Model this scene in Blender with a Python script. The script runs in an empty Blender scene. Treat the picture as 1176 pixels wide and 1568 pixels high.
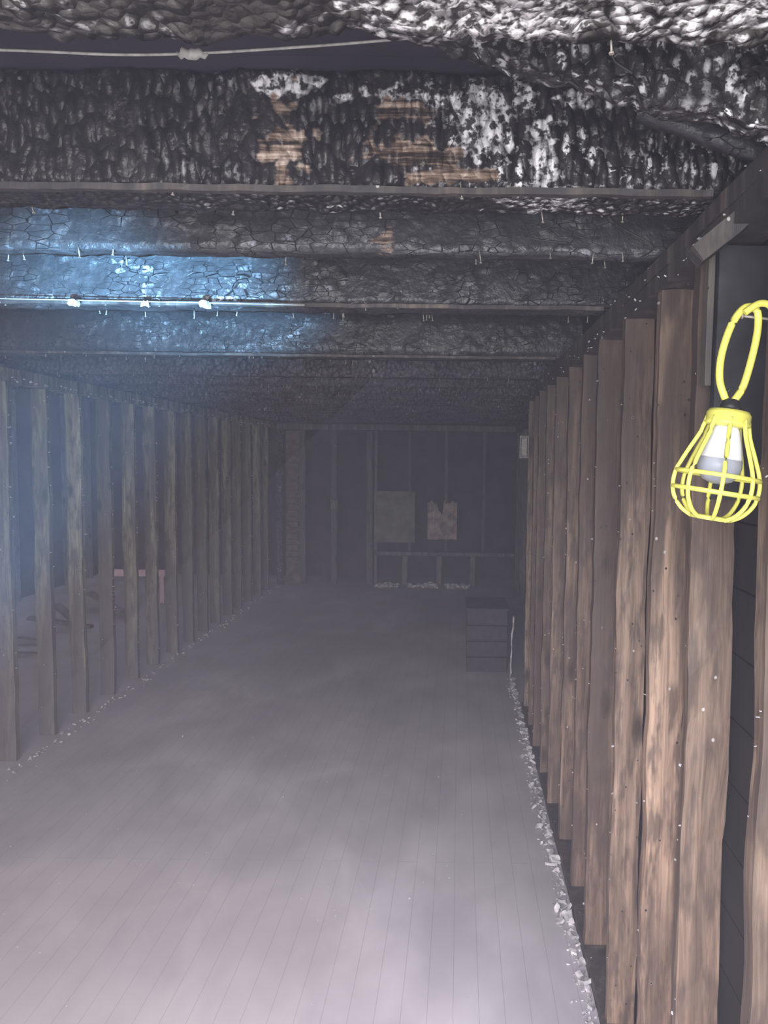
import bpy, bmesh, math, random
from mathutils import Vector, Matrix, noise
random.seed(7)
S = bpy.context.scene
S.view_settings.view_transform = 'Standard'
COL = S.collection

# ------------------------------------------------------------------ materials
class NT:
    def __init__(s, name):
        s.m = bpy.data.materials.new(name); s.m.use_nodes = True
        s.t = s.m.node_tree; s.b = s.t.nodes['Principled BSDF']
    def n(s, typ, **kw):
        nd = s.t.nodes.new(typ)
        for k, v in kw.items(): setattr(nd, k, v)
        return nd
    def l(s, a, b): s.t.links.new(a, b)
    def coords(s, scale=(1,1,1), rot=(0,0,0), warp=0, wscale=6):
        tc = s.n('ShaderNodeTexCoord'); mp = s.n('ShaderNodeMapping')
        mp.inputs['Scale'].default_value = scale; mp.inputs['Rotation'].default_value = rot
        src = tc.outputs['Object']
        if warp:
            nz = s.n('ShaderNodeTexNoise'); nz.inputs['Scale'].default_value = wscale; nz.inputs['Detail'].default_value = 1
            s.l(src, nz.inputs['Vector'])
            sub = s.n('ShaderNodeVectorMath', operation='SUBTRACT'); s.l(nz.outputs['Color'], sub.inputs[0]); sub.inputs[1].default_value = (.5,.5,.5)
            sc = s.n('ShaderNodeVectorMath', operation='SCALE'); s.l(sub.outputs[0], sc.inputs[0]); sc.inputs[3].default_value = warp
            ad = s.n('ShaderNodeVectorMath', operation='ADD'); s.l(src, ad.inputs[0]); s.l(sc.outputs[0], ad.inputs[1]); src = ad.outputs[0]
        s.l(src, mp.inputs['Vector']); return mp.outputs[0]
    def noise(s, vec, scale, detail=3, rough=.55, dist=0):
        nd = s.n('ShaderNodeTexNoise'); nd.inputs['Scale'].default_value = scale
        nd.inputs['Detail'].default_value = detail; nd.inputs['Roughness'].default_value = rough
        nd.inputs['Distortion'].default_value = dist
        s.l(vec, nd.inputs['Vector']); return nd.outputs['Fac']
    def vor(s, vec, scale, feature='F1', metric='EUCLIDEAN', rnd=1):
        nd = s.n('ShaderNodeTexVoronoi'); nd.feature = feature
        if feature != 'DISTANCE_TO_EDGE': nd.distance = metric
        nd.inputs['Scale'].default_value = scale; nd.inputs['Randomness'].default_value = rnd
        s.l(vec, nd.inputs['Vector']); return nd
    def ramp(s, fac, stops, interp='LINEAR'):
        nd = s.n('ShaderNodeValToRGB'); cr = nd.color_ramp; cr.interpolation = interp
        while len(cr.elements) > 1: cr.elements.remove(cr.elements[-1])
        for i, (p, c) in enumerate(stops):
            e = cr.elements[0] if i == 0 else cr.elements.new(p)
            e.position = p
            if not isinstance(c, tuple): c = (c, c, c)
            e.color = (*c, 1)
        s.l(fac, nd.inputs[0]); return nd.outputs[0]
    def math(s, op, a, b=None):
        nd = s.n('ShaderNodeMath'); nd.operation = op
        for i, v in enumerate((a, b)):
            if v is None: continue
            if isinstance(v, (int, float)): nd.inputs[i].default_value = v
            else: s.l(v, nd.inputs[i])
        return nd.outputs[0]
    def mix(s, fac, a, b, bt='MIX'):
        nd = s.n('ShaderNodeMix'); nd.data_type = 'RGBA'; nd.blend_type = bt
        for sock, v in ((nd.inputs[0], fac), (nd.inputs[6], a), (nd.inputs[7], b)):
            if isinstance(v, (int, float)): sock.default_value = v
            elif isinstance(v, tuple): sock.default_value = (*v, 1)
            else: s.l(v, sock)
        return nd.outputs[2]
    def bump(s, h, strength=.5, dist=.01):
        nd = s.n('ShaderNodeBump'); nd.inputs['Strength'].default_value = strength
        nd.inputs['Distance'].default_value = dist; s.l(h, nd.inputs['Height'])
        return nd.outputs[0]
    def blob(s, c, r, nz):
        tc = s.n('ShaderNodeTexCoord')
        sub = s.n('ShaderNodeVectorMath', operation='SUBTRACT'); s.l(tc.outputs['Object'], sub.inputs[0]); sub.inputs[1].default_value = c
        dv = s.n('ShaderNodeVectorMath', operation='DIVIDE'); s.l(sub.outputs[0], dv.inputs[0]); dv.inputs[1].default_value = r
        ln = s.n('ShaderNodeVectorMath', operation='LENGTH'); s.l(dv.outputs[0], ln.inputs[0])
        v = s.math('ADD', ln.outputs['Value'], s.math('MULTIPLY', s.math('SUBTRACT', nz, .5), 3.2))
        return s.ramp(v, [(.70,1.),(.95,0.)])

def simple(name, col, rough=.6, metal=0, var=.15, scale=30):
    t = NT(name); c = t.coords()
    f = t.noise(c, scale, 2)
    lo = tuple(x*(1-var) for x in col); hi = tuple(min(1, x*(1+var)) for x in col)
    t.l(t.ramp(f, [(.3, lo), (.7, hi)]), t.b.inputs['Base Color'])
    t.b.inputs['Roughness'].default_value = rough; t.b.inputs['Metallic'].default_value = metal
    return t.m

def char_mat(name, base=(.03,.027,.03), cell=(45,45,26), ash_glint_amt=.4, ash_glint=(.6,.58,.6), strength=1.0, rough=.38,
             tans=(), ashes=(), kind='pillow', warp=.03, xr=None, glint_fleck=.6, spec=.4):
    """burnt timber. kind 'pillow': swollen alligator char in rows; 'crackle': flat skin with thin check cracks"""
    t = NT(name); c = t.coords(cell, warp=warp, wscale=9); cw = t.coords()
    n1 = t.noise(cw, 4, 3, .6); n2 = t.noise(cw, 75, 2, .65); n3 = t.noise(cw, 8, 2, .6)
    mid = t.noise(cw, 24, 2, .6)
    if kind == 'pillow':
        v1 = t.vor(c, 1.0, 'F1')
        deep = t.ramp(n3, [(.35,.3),(.58,1.)])
        dome = t.ramp(v1.outputs['Distance'], [(0,1.),(.35,.88),(.7,.35),(1.,0.)])
        h = t.math('MULTIPLY', dome, t.math('MULTIPLY', deep, 1.6))
        h = t.math('ADD', h, t.math('MULTIPLY', mid, .5))
        h = t.math('ADD', h, t.math('MULTIPLY', n2, .30))
        pit = t.math('MULTIPLY', t.ramp(v1.outputs['Distance'], [(.50,0.),(.80,1.)]), deep)
        core = t.ramp(v1.outputs['Distance'], [(.32,1.),(.55,0.)])
    else:
        v1 = t.vor(c, 1.0, 'F1', 'CHEBYCHEV', .7); ve = t.vor(c, 1.0, 'DISTANCE_TO_EDGE', rnd=.7)
        deep = t.ramp(n3, [(.46,0.),(.60,1.)])
        line = t.ramp(ve.outputs['Distance'], [(0,0.),(.035,1.)])
        h = t.math('MULTIPLY', line, t.math('MULTIPLY', deep, .6))
        h = t.math('ADD', h, t.math('MULTIPLY', mid, .40)); h = t.math('ADD', h, t.math('MULTIPLY', n2, .25))
        pit = t.math('MULTIPLY', t.math('SUBTRACT', 1.0, line), t.math('MULTIPLY', deep, .8))
        core = t.ramp(v1.outputs['Distance'], [(.3,1.),(.45,0.)])
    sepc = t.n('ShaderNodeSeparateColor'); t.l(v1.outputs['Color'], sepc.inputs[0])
    body = t.mix(t.ramp(n1, [(.35,0.),(.7,1.)]), base, tuple(b*1.9+.006 for b in base))
    body = t.mix(t.ramp(mid, [(.5,0.),(.75,.6)]), body, tuple(b*2.4+.008 for b in base))
    body = t.mix(t.math('MULTIPLY', pit, .85), body, tuple(b*.25 for b in base))
    area = t.ramp(n1, [(.66-ash_glint_amt*.3,0.),(.80-ash_glint_amt*.3,1.)])
    if xr:
        sp = t.n('ShaderNodeSeparateXYZ'); t.l(cw, sp.inputs[0])
        mr = t.n('ShaderNodeMapRange'); t.l(sp.outputs[0], mr.inputs[0])
        mr.inputs[1].default_value, mr.inputs[2].default_value = xr; mr.inputs[3].default_value = .12
        area = t.math('MULTIPLY', area, mr.outputs[0])
    glint = t.math('MULTIPLY', t.ramp(sepc.outputs[0], [(glint_fleck,0.),(glint_fleck+.1,1.)]), t.ramp(n2, [(.46,0.),(.54,1.)]))  # pale ash flecks on the cell tops double as painted glints
    glint = t.math('MULTIPLY', glint, core)
    col = t.mix(t.math('MULTIPLY', glint, area), body, ash_glint)
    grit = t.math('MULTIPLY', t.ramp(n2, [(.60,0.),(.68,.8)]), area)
    col = t.mix(grit, col, tuple(a*.6 for a in ash_glint))
    for (c0, r0) in ashes:
        m = t.math('MULTIPLY', t.blob(c0, r0, mid), t.ramp(n2, [(.42,.05),(.54,1.)]))
        col = t.mix(t.math('MULTIPLY', m, t.math('SUBTRACT', 1.0, pit)), col, ash_glint)
    if tans:
        wd = t.ramp(t.noise(t.coords((5,5,70)), 1.5, 3), [(.38,(.04,.028,.024)),(.5,(.22,.15,.11)),(.66,(.56,.44,.36))])
        for (c0, r0) in tans: col = t.mix(t.blob(c0, r0, mid), col, wd)
    t.l(col, t.b.inputs['Base Color'])
    t.l(t.ramp(n2, [(.3,rough-.08),(.7,rough+.2)]), t.b.inputs['Roughness'])
    t.b.inputs['Specular IOR Level'].default_value = spec
    t.l(t.bump(h, strength, .014), t.b.inputs['Normal'])
    return t.m

def wood_mat(name, dark, light, stain=(.06,.045,.04), stain_amt=.5, specks=True, rough=.65, zgrad=None, bump=.35):
    t = NT(name)
    grain = t.noise(t.coords((60,60,1.6), warp=.02, wscale=3), 1.0, 4, .68, .6)
    big = t.noise(t.coords((11,11,1.1)), 1.0, 2, .6, .4)
    blot = t.noise(t.coords((30,30,6)), 1.0, 3, .65)
    isl = t.n('ShaderNodeNewGeometry').outputs['Random Per Island']
    col = t.ramp(grain, [(.3, dark), (.5, tuple((a+b)/2 for a,b in zip(dark,light))), (.7, light)])
    col = t.mix(1.0, col, t.ramp(isl, [(0,(.48,.46,.46)),(.4,(.78,.77,.76)),(.7,(.96,.96,.98)),(1,(1.25,1.2,1.16))]), 'MULTIPLY')
    col = t.mix(t.ramp(big, [(.56-stain_amt*.25, 0.), (.70-stain_amt*.2, .8)]), col, stain)
    col = t.mix(t.ramp(blot, [(.47,0.),(.62,.75)]), col, stain)
    kv = t.vor(t.coords((9,9,3.2)), 1.0)
    col = t.mix(t.ramp(kv.outputs['Distance'], [(.08,.95),(.12,.75),(.17,.35),(.22,0.)]), col, tuple(s*.35 for s in dark))
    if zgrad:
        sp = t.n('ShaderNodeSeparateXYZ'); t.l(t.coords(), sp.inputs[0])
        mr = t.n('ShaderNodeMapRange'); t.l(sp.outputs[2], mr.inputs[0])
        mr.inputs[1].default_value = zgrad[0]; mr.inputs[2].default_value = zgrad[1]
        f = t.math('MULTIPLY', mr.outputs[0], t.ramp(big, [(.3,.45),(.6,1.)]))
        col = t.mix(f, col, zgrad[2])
    if specks:
        sv = t.vor(t.coords((45,45,38)), 1.0); sc = t.n('ShaderNodeSeparateColor'); t.l(sv.outputs['Color'], sc.inputs[0])
        sm = t.math('MULTIPLY', t.ramp(sv.outputs['Distance'], [(.12,1.),(.18,0.)]), t.ramp(sc.outputs[0], [(.92,0.),(.94,1.)]))
        col = t.mix(sm, col, (.42,.40,.38))
        hv = t.math('MULTIPLY', t.ramp(sv.outputs['Distance'], [(.10,1.),(.15,0.)]), t.ramp(sc.outputs[1], [(.91,0.),(.93,1.)]))
        col = t.mix(hv, col, (.012,.01,.01))
    t.l(col, t.b.inputs['Base Color']); t.b.inputs['Roughness'].default_value = rough
    t.l(t.bump(grain, bump, .004), t.b.inputs['Normal'])
    return t.m

M_joist = char_mat('char_joist_haze', (.040,.037,.044), (40,40,30), .3, (.5,.49,.52), .8, .45)  # lighter purple base paints smoke haze into the far char
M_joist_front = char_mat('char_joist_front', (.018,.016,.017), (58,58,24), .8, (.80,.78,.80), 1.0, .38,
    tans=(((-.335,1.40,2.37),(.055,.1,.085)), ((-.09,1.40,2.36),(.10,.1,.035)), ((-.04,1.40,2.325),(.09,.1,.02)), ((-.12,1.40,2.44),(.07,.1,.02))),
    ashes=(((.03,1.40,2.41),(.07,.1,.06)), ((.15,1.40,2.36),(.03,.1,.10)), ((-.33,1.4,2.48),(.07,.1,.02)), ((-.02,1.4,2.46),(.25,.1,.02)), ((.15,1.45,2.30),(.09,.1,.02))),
    xr=(-.6,-.25), glint_fleck=.6, warp=.02)
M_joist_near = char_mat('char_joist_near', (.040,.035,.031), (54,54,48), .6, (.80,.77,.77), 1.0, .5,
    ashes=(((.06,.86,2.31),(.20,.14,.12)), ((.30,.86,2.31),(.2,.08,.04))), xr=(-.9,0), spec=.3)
M_brace = char_mat('char_brace', (.034,.031,.031), (54,54,26), 1.2, (.86,.84,.85), 1.0, .38, warp=.04, glint_fleck=.5)
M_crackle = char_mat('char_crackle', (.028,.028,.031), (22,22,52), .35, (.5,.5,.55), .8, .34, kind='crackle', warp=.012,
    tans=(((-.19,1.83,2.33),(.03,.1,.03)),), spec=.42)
M_chardark = simple('char_dark', (.027,.024,.030), .75, 0, .4, 20)
M_soot = simple('soot_board', (.036,.030,.044), .85, 0, .45, 3)
M_sootblack = simple('soot_board_black', (.014,.012,.013), .8, 0, .45, 5)
M_sootpanel = simple('soot_panel', (.030,.030,.034), .6, 0, .45, 14)
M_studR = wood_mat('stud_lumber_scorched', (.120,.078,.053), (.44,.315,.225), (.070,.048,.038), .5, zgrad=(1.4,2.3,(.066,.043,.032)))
M_studL = wood_mat('stud_lumber_sooty_haze', (.13,.125,.080), (.38,.365,.255), (.075,.068,.066), .45, zgrad=(1.5,.2,(.10,.088,.098)))  # purple-grey fade towards the floor paints haze onto the lower studs
M_studB = wood_mat('stud_lumber_far_haze', (.08,.074,.08), (.18,.17,.175), (.055,.05,.06), .5)  # low-contrast purplish tones paint distance haze into the lumber
M_plate = wood_mat('plate_lumber', (.05,.043,.042), (.15,.12,.10), (.03,.028,.03), .7)
M_yellow = simple('yellow_plastic', (.74,.70,.13), .42, 0, .06, 40)
M_black = simple('black_rubber', (.02,.02,.02), .5)
M_bulb = simple('bulb_glass_white', (.80,.80,.83), .3, 0, .02, 10)
M_bulb2 = simple('bulb_diffuser', (.36,.38,.43), .3, 0, .03)
M_flake = simple('plaster_flake', (.44,.425,.435), .85, 0, .6, 25)
M_steel = simple('galvanised_steel', (.25,.235,.215), .6, .2, .2, 60)
M_nail = simple('nail_steel', (.34,.30,.26), .5, .3, .4, 50)
M_wire = simple('wire_sheath', (.42,.40,.37), .7, 0, .3, 60)
M_paper = simple('scorched_paper', (.32,.25,.225), .8, 0, .4, 9)
M_panelg = simple('fibre_panel', (.15,.15,.13), .8, 0, .25, 7)
M_pink = simple('pink_glow_colour', (.95,.62,.68), .5, 0, .1, 10)  # pink light put into the base colour
M_brick = simple('sooty_brick', (.14,.105,.105), .9, 0, .4, 10)

t = NT('painted_floor_boards')
n1 = t.noise(t.coords((1,.7,1)), .9, 2, .5, .4); n2 = t.noise(t.coords((1,.6,1)), 3.5, 4, .6, .4); n3 = t.noise(t.coords((14,1,1)), 1.5, 1)
col = t.ramp(n1, [(.3,(.345,.335,.35)),(.5,(.43,.42,.435)),(.7,(.54,.53,.55))])
col = t.mix(t.ramp(n2, [(.35,.4),(.62,0.)]), col, (.26,.25,.27))
br = t.n('ShaderNodeTexBrick'); br.inputs['Scale'].default_value = 1
br.inputs['Brick Width'].default_value = 3.2; br.inputs['Row Height'].default_value = .085
br.inputs['Mortar Size'].default_value = .0012
t.l(t.coords((1,1,1), (0,0,math.radians(90))), br.inputs['Vector'])
col = t.mix(t.math('MULTIPLY', br.outputs['Fac'], .40), col, (.15,.14,.15))
sv = t.vor(t.coords((30,30,30)), 1.0); sc = t.n('ShaderNodeSeparateColor'); t.l(sv.outputs['Color'], sc.inputs[0])
sm = t.math('MULTIPLY', t.ramp(sv.outputs['Distance'], [(.06,1.),(.1,0.)]), t.ramp(sc.outputs[0], [(.94,0.),(.95,1.)]))
col = t.mix(sm, col, (.7,.7,.72))
t.l(col, t.b.inputs['Base Color']); t.l(t.ramp(n2, [(.3,.5),(.7,.75)]), t.b.inputs['Roughness'])
t.l(t.bump(n3, .12, .003), t.b.inputs['Normal'])
M_floor = t.m

# ------------------------------------------------------------------ geometry helpers
def finish(bm, name, mats, smooth=False, parent=None):
    me = bpy.data.meshes.new(name); bm.normal_update(); bm.to_mesh(me); bm.free()
    for m in (mats if isinstance(mats, (list, tuple)) else [mats]): me.materials.append(m)
    if smooth:
        for p in me.polygons: p.use_smooth = True
    o = bpy.data.objects.new(name, me); COL.objects.link(o)
    if parent: o.parent = parent
    return o

def gbox(bm, lo, hi, step=None, amp=0, freq=8, M=None, mat=0, seed=0):
    lo, hi = Vector(lo), Vector(hi); d = hi-lo
    st = step if step else max(d)
    N = [max(1, int(round(d[i]/st))) for i in range(3)]
    vs = {}
    def V(i,j,k):
        key=(i,j,k)
        if key not in vs:
            p = Vector((lo[0]+d[0]*i/N[0], lo[1]+d[1]*j/N[1], lo[2]+d[2]*k/N[2]))
            if M is not None: p = M @ p
            if amp:
                q = p*freq+Vector((seed*3.1,seed*1.7,0))
                p = p + noise.noise_vector(q)*amp + noise.noise_vector(q*3.7)*amp*.6
            vs[key] = bm.verts.new(p)
        return vs[key]
    def F(*a):
        f = bm.faces.new(a); f.material_index = mat
    for i in range(N[0]):
        for j in range(N[1]):
            F(V(i,j,0),V(i,j+1,0),V(i+1,j+1,0),V(i+1,j,0)); k=N[2]
            F(V(i,j,k),V(i+1,j,k),V(i+1,j+1,k),V(i,j+1,k))
    for i in range(N[0]):
        for k in range(N[2]):
            F(V(i,0,k),V(i+1,0,k),V(i+1,0,k+1),V(i,0,k+1)); j=N[1]
            F(V(i,j,k),V(i,j,k+1),V(i+1,j,k+1),V(i+1,j,k))
    for j in range(N[1]):
        for k in range(N[2]):
            F(V(0,j,k),V(0,j,k+1),V(0,j+1,k+1),V(0,j+1,k)); i=N[0]
            F(V(i,j,k),V(i,j+1,k),V(i,j+1,k+1),V(i,j,k+1))

def tube(bm, pts, r, seg=8, closed=False, mat=0, flat=1.0):
    pts = [Vector(p) for p in pts]; n = len(pts); rings = []
    for i, p in enumerate(pts):
        a = pts[(i-1) % n] if (closed or i > 0) else p
        b = pts[(i+1) % n] if (closed or i < n-1) else p
        tg = (b-a).normalized()
        ref = Vector((0,0,1)) if abs(tg.z) < .9 else Vector((0,1,0))
        s = tg.cross(ref).normalized(); u = s.cross(tg).normalized()
        rr = r[i] if isinstance(r, (list, tuple)) else r
        rings.append([bm.verts.new(p + s*math.cos(2*math.pi*k/seg)*rr + u*math.sin(2*math.pi*k/seg)*rr*flat) for k in range(seg)])
    m = n if closed else n-1
    for i in range(m):
        A, B = rings[i], rings[(i+1) % n]
        for k in range(seg):
            f = bm.faces.new((A[k], A[(k+1)%seg], B[(k+1)%seg], B[k])); f.material_index = mat; f.smooth = True
    if not closed:
        for R in (rings[0], rings[-1][::-1]):
            f = bm.faces.new(R[::-1]); f.material_index = mat

def smoothpath(pts, n=6):
    P = [Vector(p) for p in pts]; out = []
    for i in range(len(P)-1):
        p0 = P[max(0,i-1)]; p1 = P[i]; p2 = P[i+1]; p3 = P[min(len(P)-1,i+2)]
        for k in range(n):
            s = k/n
            out.append(.5*((2*p1)+(-p0+p2)*s+(2*p0-5*p1+4*p2-p3)*s*s+(-p0+3*p1-3*p2+p3)*s**3))
    out.append(P[-1]); return out

def lathe(bm, prof, M, seg=24, mat=0):
    rings = []
    for z, r in prof:
        rings.append([bm.verts.new(M @ Vector((r*math.cos(2*math.pi*k/seg), r*math.sin(2*math.pi*k/seg), z))) for k in range(seg)])
    for A, B in zip(rings, rings[1:]):
        for k in range(seg):
            f = bm.faces.new((A[k], A[(k+1)%seg], B[(k+1)%seg], B[k])); f.material_index = mat; f.smooth = True
    for R in (rings[0], rings[-1]):
        f = bm.faces.new(R); f.material_index = mat

def chip(bm, c, s, mat=0):
    c = Vector(c); R = Matrix.Rotation(random.uniform(0,6.28),3,'Z') @ Matrix.Rotation(random.uniform(-.6,.6),3,'X') @ Matrix.Rotation(random.uniform(-.6,.6),3,'Y')
    k = random.randint(4,6); th = s*.12
    up = []; dn = []
    for i in range(k):
        a = 2*math.pi*i/k+random.uniform(-.3,.3); r = s*random.uniform(.3,.6)
        v = Vector((r*math.cos(a), r*math.sin(a)*.7, 0))
        up.append(bm.verts.new(c+R@(v+Vector((0,0,th))))); dn.append(bm.verts.new(c+R@(v-Vector((0,0,th)))))
    fs = [bm.faces.new(up), bm.faces.new(dn[::-1])]
    for i in range(k): fs.append(bm.faces.new((up[i],dn[i],dn[(i+1)%k],up[(i+1)%k])))
    for f in fs: f.material_index = mat

# ------------------------------------------------------------------ dimensions (metres; +y runs down the room)
XL, XR, XR2, YB = -2.59, .478, .80, 10.55
ZP, ZJ, ZD = 2.22, 2.30, 2.51

bm = bmesh.new(); gbox(bm, (-5.6,-1.2,-.06), (2.2,12.0,0)); finish(bm, 'floor', M_floor)
bm = bmesh.new()
y = -.2
while y < 12:
    gbox(bm, (-3.6,y,ZD+random.uniform(0,.01)), (2.2,y+.138,ZD+.03)); y += .142
gbox(bm, (-3.6,-.3,ZD+.032), (2.2,12.0,ZD+.05))
finish(bm, 'ceiling', M_soot)

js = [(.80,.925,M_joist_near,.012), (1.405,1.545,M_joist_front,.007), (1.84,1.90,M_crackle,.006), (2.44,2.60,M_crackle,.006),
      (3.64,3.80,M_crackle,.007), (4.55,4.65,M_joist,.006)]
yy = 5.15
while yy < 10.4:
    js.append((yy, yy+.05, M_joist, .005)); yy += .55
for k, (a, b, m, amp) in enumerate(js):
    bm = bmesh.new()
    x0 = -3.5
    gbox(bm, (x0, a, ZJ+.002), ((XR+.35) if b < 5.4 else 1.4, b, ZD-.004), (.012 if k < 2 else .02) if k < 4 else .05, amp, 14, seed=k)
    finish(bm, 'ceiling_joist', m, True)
bm = bmesh.new()
for (yy0, zz) in ((1.397,2.291),(2.43,2.292),(3.62,2.295)):
    gbox(bm, (-3.1,yy0-.006,zz-.004), (XR-.02,yy0+.010,zz+.008), .03, .003, 9)
finish(bm, 'trim_1', M_plate)

# ---------------- right wall
bm = bmesh.new()
ys = [1.17,1.50,1.82,2.20,2.58,2.95,3.33,3.70,4.07,4.45,4.82,5.20]
for i, y in enumerate(ys):
    j = random.uniform(-.008,.008) if i else .016
    wd = .089+(random.uniform(-.008,.004) if i > 1 else 0)
    gbox(bm, (XR+j, y, .045), (XR+j+wd, y+.038, ZP), .05, .006, 4, seed=i)
    for q in range(12):
        chip(bm, (XR+j-.001, y+random.uniform(0,.036), random.uniform(.1,2.2)), random.uniform(.004,.011), 1)
for i in range(70): chip(bm, (XR-.004, random.uniform(1.2,5.2), ZP+random.uniform(-.01,.08)), random.uniform(.004,.012), 1)
finish(bm, 'wall_right', [M_studR, M_flake])
bm = bmesh.new()
gbox(bm, (XR-.005,-.3,0), (XR+.095,5.3,.044), .2, .004, 5)
gbox(bm, (XR-.002,-.3,ZP), (XR+.095,5.3,ZP+.038), .1, .004, 6)
gbox(bm, (XR-.004,-.3,ZP+.040), (XR+.095,5.3,ZP+.076), .1, .004, 6, seed=4)
finish(bm, 'trim_2', M_plate)
bm = bmesh.new()
for z in [i*.14 for i in range(18)]:
    gbox(bm, (XR+.11,-.5,z), (XR+.13,5.35,z+.136))
finish(bm, 'wall_right_sheathing', M_sootblack)
bm = bmesh.new()
for y in [5.5,5.95,6.35,6.75,7.2,7.6,8.0,8.4,8.8,9.2,9.6,10.0,10.35]:
    gbox(bm, (XR2,y,.0), (XR2+.09,y+.04,ZJ-.11), .2, .003, 3, seed=y)
gbox(bm, (XR2,5.4,ZJ-.1), (XR2+.09,10.5,ZJ-.012), .3, .003)
finish(bm, 'wall_right_far', M_studB)
bm = bmesh.new(); gbox(bm, (XR2+.12,5.36,0), (XR2+.15,12,ZD)); gbox(bm, (XR+.10,5.32,0), (XR2+.15,5.355,ZD)); finish(bm, 'wall_right_far_sheathing', M_soot)

# ---------------- left wall
bm = bmesh.new()
y = 3.83; i = 0
while y < 10.3:
    j = random.uniform(-.008,.008)
    gbox(bm, (XL-.10+j, y, 0), (XL+j, y+.042, ZJ-.085), .1, .008, 3, seed=i+40); y += .412; i += 1
gbox(bm, (XL-.10,2.6,ZJ-.083), (XL,10.35,ZJ-.004), .15, .004, 5)
for i in range(240): chip(bm, (XL+.004, 3.83+.412*random.randint(0,15)+random.uniform(0,.04), random.uniform(.1,2.2)), random.uniform(.008,.02), 1)
for i in range(140): chip(bm, (XL+.004, random.uniform(3.7,10.3), ZJ-.08+random.uniform(-.01,.03)), random.uniform(.01,.024), 1)
finish(bm, 'wall_left', [M_studL, M_flake])
bm = bmesh.new(); gbox(bm, (-5.55,-.3,0), (-5.5,12,3.1)); finish(bm, 'wall_left_outer', M_soot)
bm = bmesh.new()
for y in [3.6+.6*i for i in range(13)]:
    gbox(bm, (-5.49,y,0), (-5.40,y+.04,3.0), .3, .003)
finish(bm, 'wall_left_outer_studs', M_studB)
bm = bmesh.new()
gbox(bm, (-4.35,9.0,.33), (-3.60,9.03,.41), .06, .004, 6)
for x in (-4.33,-3.68): gbox(bm, (x,9.032,0), (x+.05,9.07,.40), .1, .003, 6)
finish(bm, 'pink_glow_rail', M_pink)  # added rail standing in for small pink glows between the studs

# ---------------- back wall
bm = bmesh.new()
for x in (-2.25,-1.80,-1.29):
    gbox(bm, (x-.03,YB,0), (x+.05,YB+.09,ZJ-.1), .1, .010, 4, seed=x)
gbox(bm, (-1.21,YB,0), (-1.17,YB+.09,ZJ-.1), .15, .006, 4)
for x in (-.71,-.19,.35):
    gbox(bm, (x-.02,YB,.50), (x+.02,YB+.09,ZJ-.1), .2, .006, 4, seed=x)
gbox(bm, (-1.17,YB-.02,.43), (.8,YB+.07,.48), .2, .006)
gbox(bm, (-2.6,YB+.01,ZJ-.09), (.8,YB+.1,ZJ-.012), .2, .006)
for x in (-.77,-.28,.20):
    gbox(bm, (x-.035,YB-.02,0.0), (x+.035,YB+.07,.42), .1, .004, 4, seed=x, mat=1)
gbox(bm, (-1.83,YB-.03,1.08), (-1.74,YB-.005,1.22), .04, .02, 12, mat=1)
finish(bm, 'wall_back', [M_studB, M_studL])
bm = bmesh.new(); gbox(bm, (-5.6,11.3,0), (2.2,11.35,3.1)); finish(bm, 'wall_back_sheathing', M_soot)
bm = bmesh.new(); gbox(bm, (-1.19,YB-.03,.64), (-.65,YB-.012,1.33), .1, .004)
gbox(bm, (-1.21,YB-.04,1.30), (-.63,YB-.03,1.35)); gbox(bm, (-1.21,YB-.04,.62), (-.63,YB-.03,.66))
gbox(bm, (-1.21,YB-.04,.661), (-1.18,YB-.03,1.299)); gbox(bm, (-.66,YB-.04,.661), (-.63,YB-.03,1.299))
finish(bm, 'wall_access_panel', M_panelg)
bm = bmesh.new()
N = 16; bot = []; top = []
for i in range(N+1):
    x = -.45+.42*i/N
    bot.append(bm.verts.new((x, YB-.03+.01*math.sin(i), .67+random.uniform(-.01,.01))))
    top.append(bm.verts.new((x, YB-.045+.02*math.sin(i*1.3), 1.24-(.16 if 5<i<9 else 0)-random.uniform(0,.07))))
for i in range(N): bm.faces.new((bot[i],bot[i+1],top[i+1],top[i]))
o = finish(bm, 'torn_paper_sheet', M_paper); sm_ = o.modifiers.new('s','SOLIDIFY'); sm_.thickness = .006
bm = bmesh.new(); gbox(bm, (XL+.01,10.42,0), (XL+.09,10.50,ZJ-.10), .03, .022, 9); finish(bm, 'charred_corner_post', M_joist)
bm = bmesh.new()
for r in range(20):
    off = .03 if r % 2 else 0
    gbox(bm, (-2.51+off, YB+.16, r*.085+.3), (-2.51+off+.17, YB+.22, r*.085+.3+.065), .05, .006)
gbox(bm, (-2.53,YB+.225,0), (-2.30,YB+.30,2.2))
finish(bm, 'brick_chimney', M_brick)

# ---------------- braces top right
def board(name, p0, p1, w, th, mat, step=.02, amp=.008, freq=14, seed=0, up=Vector((0,0,1)), smooth=True):
    p0, p1 = Vector(p0), Vector(p1); L = (p1-p0).length; X = (p1-p0).normalized()
    Y = up.cross(X).normalized(); Z = X.cross(Y)
    M = Matrix.Translation(p0) @ Matrix((X, Y, Z)).transposed().to_4x4()
    bm = bmesh.new(); gbox(bm, (0,-th/2,-w/2), (L,th/2,w/2), step, amp, freq, M, seed=seed)
    return finish(bm, name, mat, smooth)
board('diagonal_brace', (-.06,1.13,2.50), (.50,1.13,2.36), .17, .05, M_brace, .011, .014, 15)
board('corner_brace', (.42,1.36,2.17), (.60,1.34,2.32), .035, .05, M_plate, .02, .003, smooth=False)
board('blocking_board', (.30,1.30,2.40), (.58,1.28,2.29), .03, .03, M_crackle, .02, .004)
bm = bmesh.new(); gbox(bm, (XR+.012,1.44,1.73), (XR+.16,1.462,2.215), .05, .003)
gbox(bm, (XR-.006,1.445,1.95), (XR+.006,1.465,2.215), .05, .002, mat=1)
finish(bm, 'scorched_panel', [M_sootpanel, M_studL])

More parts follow.
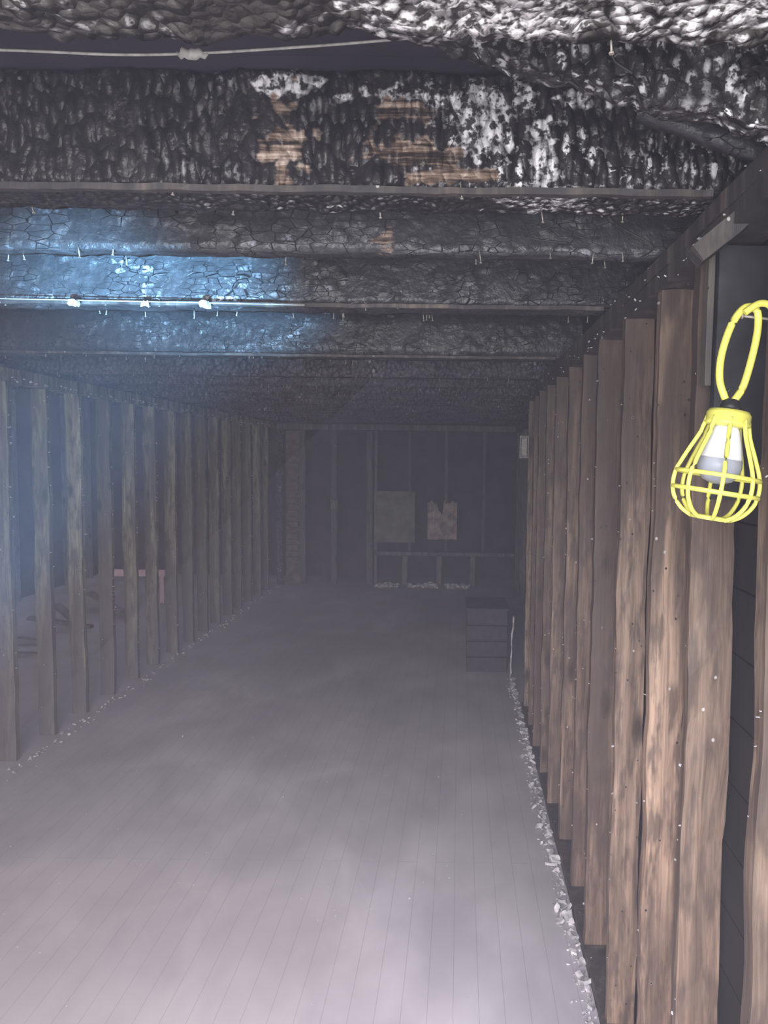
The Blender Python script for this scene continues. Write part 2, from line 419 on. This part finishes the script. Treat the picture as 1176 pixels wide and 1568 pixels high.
# ---------------- wires
bm = bmesh.new()
tube(bm, smoothpath([(-1.3,1.2,2.435),(-.75,1.2,2.43),(-.5,1.2,2.425),(-.25,1.2,2.44),(-.02,1.2,2.462),(.05,1.2,2.475)], 8), .0022, 6)
pth = [(-.45+.05*i/8, 1.2+.003*math.sin(i*2), 2.427+.002*math.cos(i*3)) for i in range(9)]
tube(bm, pth, [.002,.005,.008,.007,.009,.008,.007,.005,.002], 7)
finish(bm, 'hanging_wire', M_wire)
bm = bmesh.new()
tube(bm, smoothpath([(-2.9,2.40,2.31),(-1.5,2.40,2.297),(-.9,2.40,2.292),(-.5,2.40,2.288)], 8), .0020, 6)
for x in (-1.24,-1.01,-.82): gbox(bm, (x-.015,2.392,2.275), (x+.015,2.402,2.291), .008, .010, 40)
finish(bm, 'electrical_cable', M_wire)
bm = bmesh.new()
def curvey(pts, r=.0022): tube(bm, smoothpath(pts, 6), r, 5)
curvey([(.18,1.80,2.42),(.22,1.78,2.36),(.15,1.79,2.33),(.25,1.77,2.31)])
curvey([(.30,2.40,2.40),(.27,2.38,2.36),(.22,2.38,2.34),(.19,2.39,2.32)])
curvey([(.33,1.79,2.41),(.36,1.76,2.35),(.44,1.75,2.30),(.41,1.74,2.27)])
curvey([(.20,1.05,2.47),(.24,1.03,2.42),(.20,1.05,2.36),(.23,1.05,2.33)])
finish(bm, 'loose_wiring', M_black)
# round knockout cover with its wire, on the second joist
bm = bmesh.new()
MB = Matrix.Translation((.195,2.43,2.385)) @ Matrix.Rotation(math.radians(90),4,'X')
lathe(bm, [(0,.018),(.006,.020),(.010,.018),(.011,.010)], MB, 16)
finish(bm, 'ceiling_outlet_cover', M_sootpanel)

bm = bmesh.new()
for (a, b, m, amp) in js[:9]:
    n = 12 if a > 1 else 6
    for i in range(n*2 if a > 2 else n):
        x = random.uniform(max(-2.5,-.62*a-.2), .44); y = random.choice((a,b))+random.uniform(-.004,.004)
        if a > 3: x = random.uniform(-2.5,.44)
        L = random.uniform(.004,.02)
        p = Vector((x,y,ZJ+.01)); q = p+Vector((random.uniform(-.004,.004),random.uniform(-.004,.004),-L-.010))
        tube(bm, [p,q], .0016, 5); tube(bm, [q,q-Vector((0,0,.002))], .0035, 6)
finish(bm, 'ceiling_nails', M_nail)
bm = bmesh.new()
for i in range(760):
    y = random.uniform(2.1,6.0); w = abs(random.gauss(0,.024))
    s = random.uniform(.006,.018) if random.random() < .82 else random.uniform(.018,.055)
    chip(bm, (XR-.015-w, y, s*.3), s)
for i in range(220):
    y = random.uniform(3.6,10.3); s = random.uniform(.006,.03); chip(bm, (XL+.03+abs(random.gauss(0,.05)), y, s*.3), s)
for i in range(60): chip(bm, (random.uniform(-2.4,.4), random.uniform(2.2,10), .002), random.uniform(.004,.012))
for i in range(120):
    x = random.choice((random.uniform(-1.15,-.85),random.uniform(-.7,-.3),random.uniform(-.15,.15)))
    chip(bm, (x, YB-.2+random.uniform(-.08,.06), .03), random.uniform(.05,.14))
finish(bm, 'plaster_debris', M_flake)

# ---------------- dark crate by the right
bm = bmesh.new()
x0,x1,y0,y1 = .08,.42,6.2,6.7
for z in (0.0,.135,.27,.405):
    gbox(bm, (x0,y0,z), (x1,y0+.02,z+.125), .06, .004, 9); gbox(bm, (x0,y1-.02,z), (x1,y1,z+.125), .06, .004, 9)
    gbox(bm, (x0,y0+.022,z), (x0+.02,y1-.022,z+.125), .06, .004, 9); gbox(bm, (x1-.02,y0+.022,z), (x1,y1-.022,z+.125), .06, .004, 9)
gbox(bm, (x0-.01,y0-.01,.53), (x1+.01,y1+.01,.55), .06, .004)
finish(bm, 'charred_crate', M_chardark)
board('leaning_lath', (.44,6.05,.01), (.47,6.15,.5), .03, .012, M_flake, .03, .01, 12, up=Vector((0,1,0)))

def jbox(loc, s):
    bm = bmesh.new(); l = Vector(loc); a,b,c_ = s
    gbox(bm, l, l+Vector((a,b,.006))); gbox(bm, l+Vector((0,0,c_-.006)), l+Vector((a,b,c_)))
    gbox(bm, l+Vector((0,0,.006)), l+Vector((.006,b,c_-.006))); gbox(bm, l+Vector((a-.006,0,.006)), l+Vector((a,b,c_-.006)))
    gbox(bm, l+Vector((.006,b-.006,.006)), l+Vector((a-.006,b,c_-.006)))
    gbox(bm, l+Vector((.012,.004,.02)), l+Vector((a-.012,b-.01,c_-.02)))
    finish(bm, 'electrical_box', M_steel)
jbox((XR-.075,5.0,1.82), (.06,.06,.15))
jbox((XR2-.12,6.3,1.84), (.06,.05,.17))

# ---------------- caged work light
root = bpy.data.objects.new('caged_work_light', None); COL.objects.link(root)
LX, YL = -.018, 1.16
def q(x, y, z): return (x+LX, y, z)
A = Vector(q(.437,YL,1.880)); B = Vector(q(.411,YL,1.705))
zax = (B-A).normalized(); xax = Vector((0,1,0)).cross(zax).normalized(); yax = zax.cross(xax)
LM = Matrix.Translation(A) @ Matrix((xax,yax,zax)).transposed().to_4x4()
bm = bmesh.new()
prof = [(.010,.031),(.035,.037),(.065,.050),(.095,.062),(.118,.065),(.140,.060),(.158,.046),(.168,.028)]
pp = smoothpath([(a,b,0) for a,b in prof], 4)
for k in range(8):
    a = 2*math.pi*k/8+.2
    tube(bm, [LM @ Vector((p[1]*math.cos(a), p[1]*math.sin(a), p[0])) for p in pp], .0036, 6)
for z, r in ((.100,.063),(.126,.0645),(.167,.029)):
    tube(bm, [LM @ Vector((r*math.cos(2*math.pi*k/32), r*math.sin(2*math.pi*k/32), z)) for k in range(32)], .0036, 6, True)
finish(bm, 'wire_cage', M_yellow, parent=root)
bm = bmesh.new(); lathe(bm, [(-.004,.012),(-.002,.030),(.004,.034),(.016,.034),(.019,.036),(.022,.033),(.024,.02)], LM)
finish(bm, 'cage_collar', M_yellow, parent=root)
bm = bmesh.new(); lathe(bm, [(-.020,.008),(-.018,.012),(-.010,.015),(-.005,.016),(-.003,.012)], LM, 16)
tube(bm, [LM @ Vector((.009*math.cos(a), 0, -.028+.009*math.sin(a))) for a in [i*.35-1.5 for i in range(15)]], .0022, 6)
finish(bm, 'socket_hook', M_black, parent=root)
bm = bmesh.new(); lathe(bm, [(.024,.018),(.03,.022),(.05,.028),(.07,.032),(.074,.032)], LM); finish(bm, 'bulb_body', M_bulb, parent=root)
bm = bmesh.new(); lathe(bm, [(.074,.033),(.085,.034),(.098,.031),(.108,.022),(.113,.008)], LM); finish(bm, 'bulb_diffuser', M_bulb2, parent=root)
bm = bmesh.new()
pts = [(.430,YL,1.900),(.420,YL,1.93),(.422,YL,1.97),(.436,YL,2.015),(.455,YL,2.040),(.473,YL,2.036),(.476,YL,2.01),(.470,YL,1.97),(.457,YL,1.92),(.443,YL,1.897)]
tube(bm, smoothpath([q(*p) for p in pts],8), .0060, 8)
tube(bm, smoothpath([q(.450,YL-.012,2.030),(.455,YL-.014,2.044),(.475,YL-.012,2.035),(.485,YL-.01,1.99)],6), .0055, 8)
finish(bm, 'power_cord', M_yellow, parent=root)
bm = bmesh.new(); tube(bm, [(.505,YL+.022,2.025),(.435,YL+.002,2.028)], .0022, 6)
tube(bm, [(.435,YL+.002,2.028),(.432,YL+.002,2.028)], .005, 8)
finish(bm, 'hanging_nail', M_nail, parent=root)

bm = bmesh.new()
for i in range(7):
    y = 5+i*.6; L = random.uniform(.5,.9)
    M = Matrix.Translation((-4.3-random.uniform(0,.6),y,.05+.02*i)) @ Matrix.Rotation(random.uniform(-.8,.8),4,'Z') @ Matrix.Rotation(.15,4,'Y')
    gbox(bm, (0,0,0), (L,.09,.03), .1, .003, 5, M)
finish(bm, 'fallen_boards', M_studL)

# ------------------------------------------------------------------ light
def area(name, loc, target, size, size_y, power, col, spread=180):
    L = bpy.data.lights.new(name, 'AREA'); L.shape = 'RECTANGLE'; L.size = size; L.size_y = size_y; L.energy = power; L.color = col
    L.spread = math.radians(spread)
    o = bpy.data.objects.new(name, L); COL.objects.link(o); o.location = loc
    o.rotation_euler = (Vector(target)-Vector(loc)).to_track_quat('-Z','Y').to_euler(); return o
area('doorway_daylight', (-.6,-.7,1.4), (-.6,4,.9), 2.6, 1.8, 85, (.98,.97,1))
area('floor_warm_fill', (-1.0,-.2,2.1), (-1.0,1.7,0), 1.0, .8, 30, (1,.74,.70), 90)  # added fill lamp, pinkish tint for the near left floor
area('floor_cool_fill', (-.2,-.2,2.1), (-.25,2.0,0), .6, .6, 20, (.80,.83,1), 80)  # added fill lamp, bluish tint for the near floor further right
area('far_daylight_fill', (-.6,-6,1.6), (-.9,4,1.5), 5, 2.6, 360, (.96,.95,1))  # added daylight lamp far behind the camera, lifts the far end
area('left_bay_fill', (-4.5,6.5,3.08), (-4.5,6.5,0), 1.6, 9, 26, (.86,.83,1))  # added lamp above the left bay; its roof opening is made up
sp = bpy.data.lights.new('blue_beam', 'SPOT'); sp.energy = 1900; sp.color = (.24,.60,1); sp.spot_size = math.radians(29); sp.spot_blend = 1; sp.shadow_soft_size = .05
o = bpy.data.objects.new('blue_beam', sp); COL.objects.link(o); o.location = (-.65,.6,1.35)
o.rotation_euler = (Vector((-1.06,2.6,2.38))-o.location).to_track_quat('-Z','Y').to_euler()
w = bpy.data.worlds.new('World'); S.world = w; w.use_nodes = True
w.node_tree.nodes['Background'].inputs[0].default_value = (.84,.80,.95,1); w.node_tree.nodes['Background'].inputs[1].default_value = .8
# thin smoke hanging in the air
vs = w.node_tree.nodes.new('ShaderNodeVolumeScatter'); vs.inputs['Color'].default_value = (.92,.88,1,1); vs.inputs['Density'].default_value = .015
w.node_tree.links.new(vs.outputs[0], w.node_tree.nodes['World Output'].inputs['Volume'])

# ------------------------------------------------------------------ camera
cam = bpy.data.cameras.new('cam'); cam.sensor_width = 36; cam.sensor_height = 36; cam.lens = 26; cam.shift_x = -115/1568; cam.clip_start = .02
o = bpy.data.objects.new('camera', cam); COL.objects.link(o)
o.matrix_world = Matrix.Translation((0,0,1.8)) @ Matrix.Rotation(math.radians(86),4,'X') @ Matrix.Rotation(math.radians(.7),4,'Z')
S.camera = o
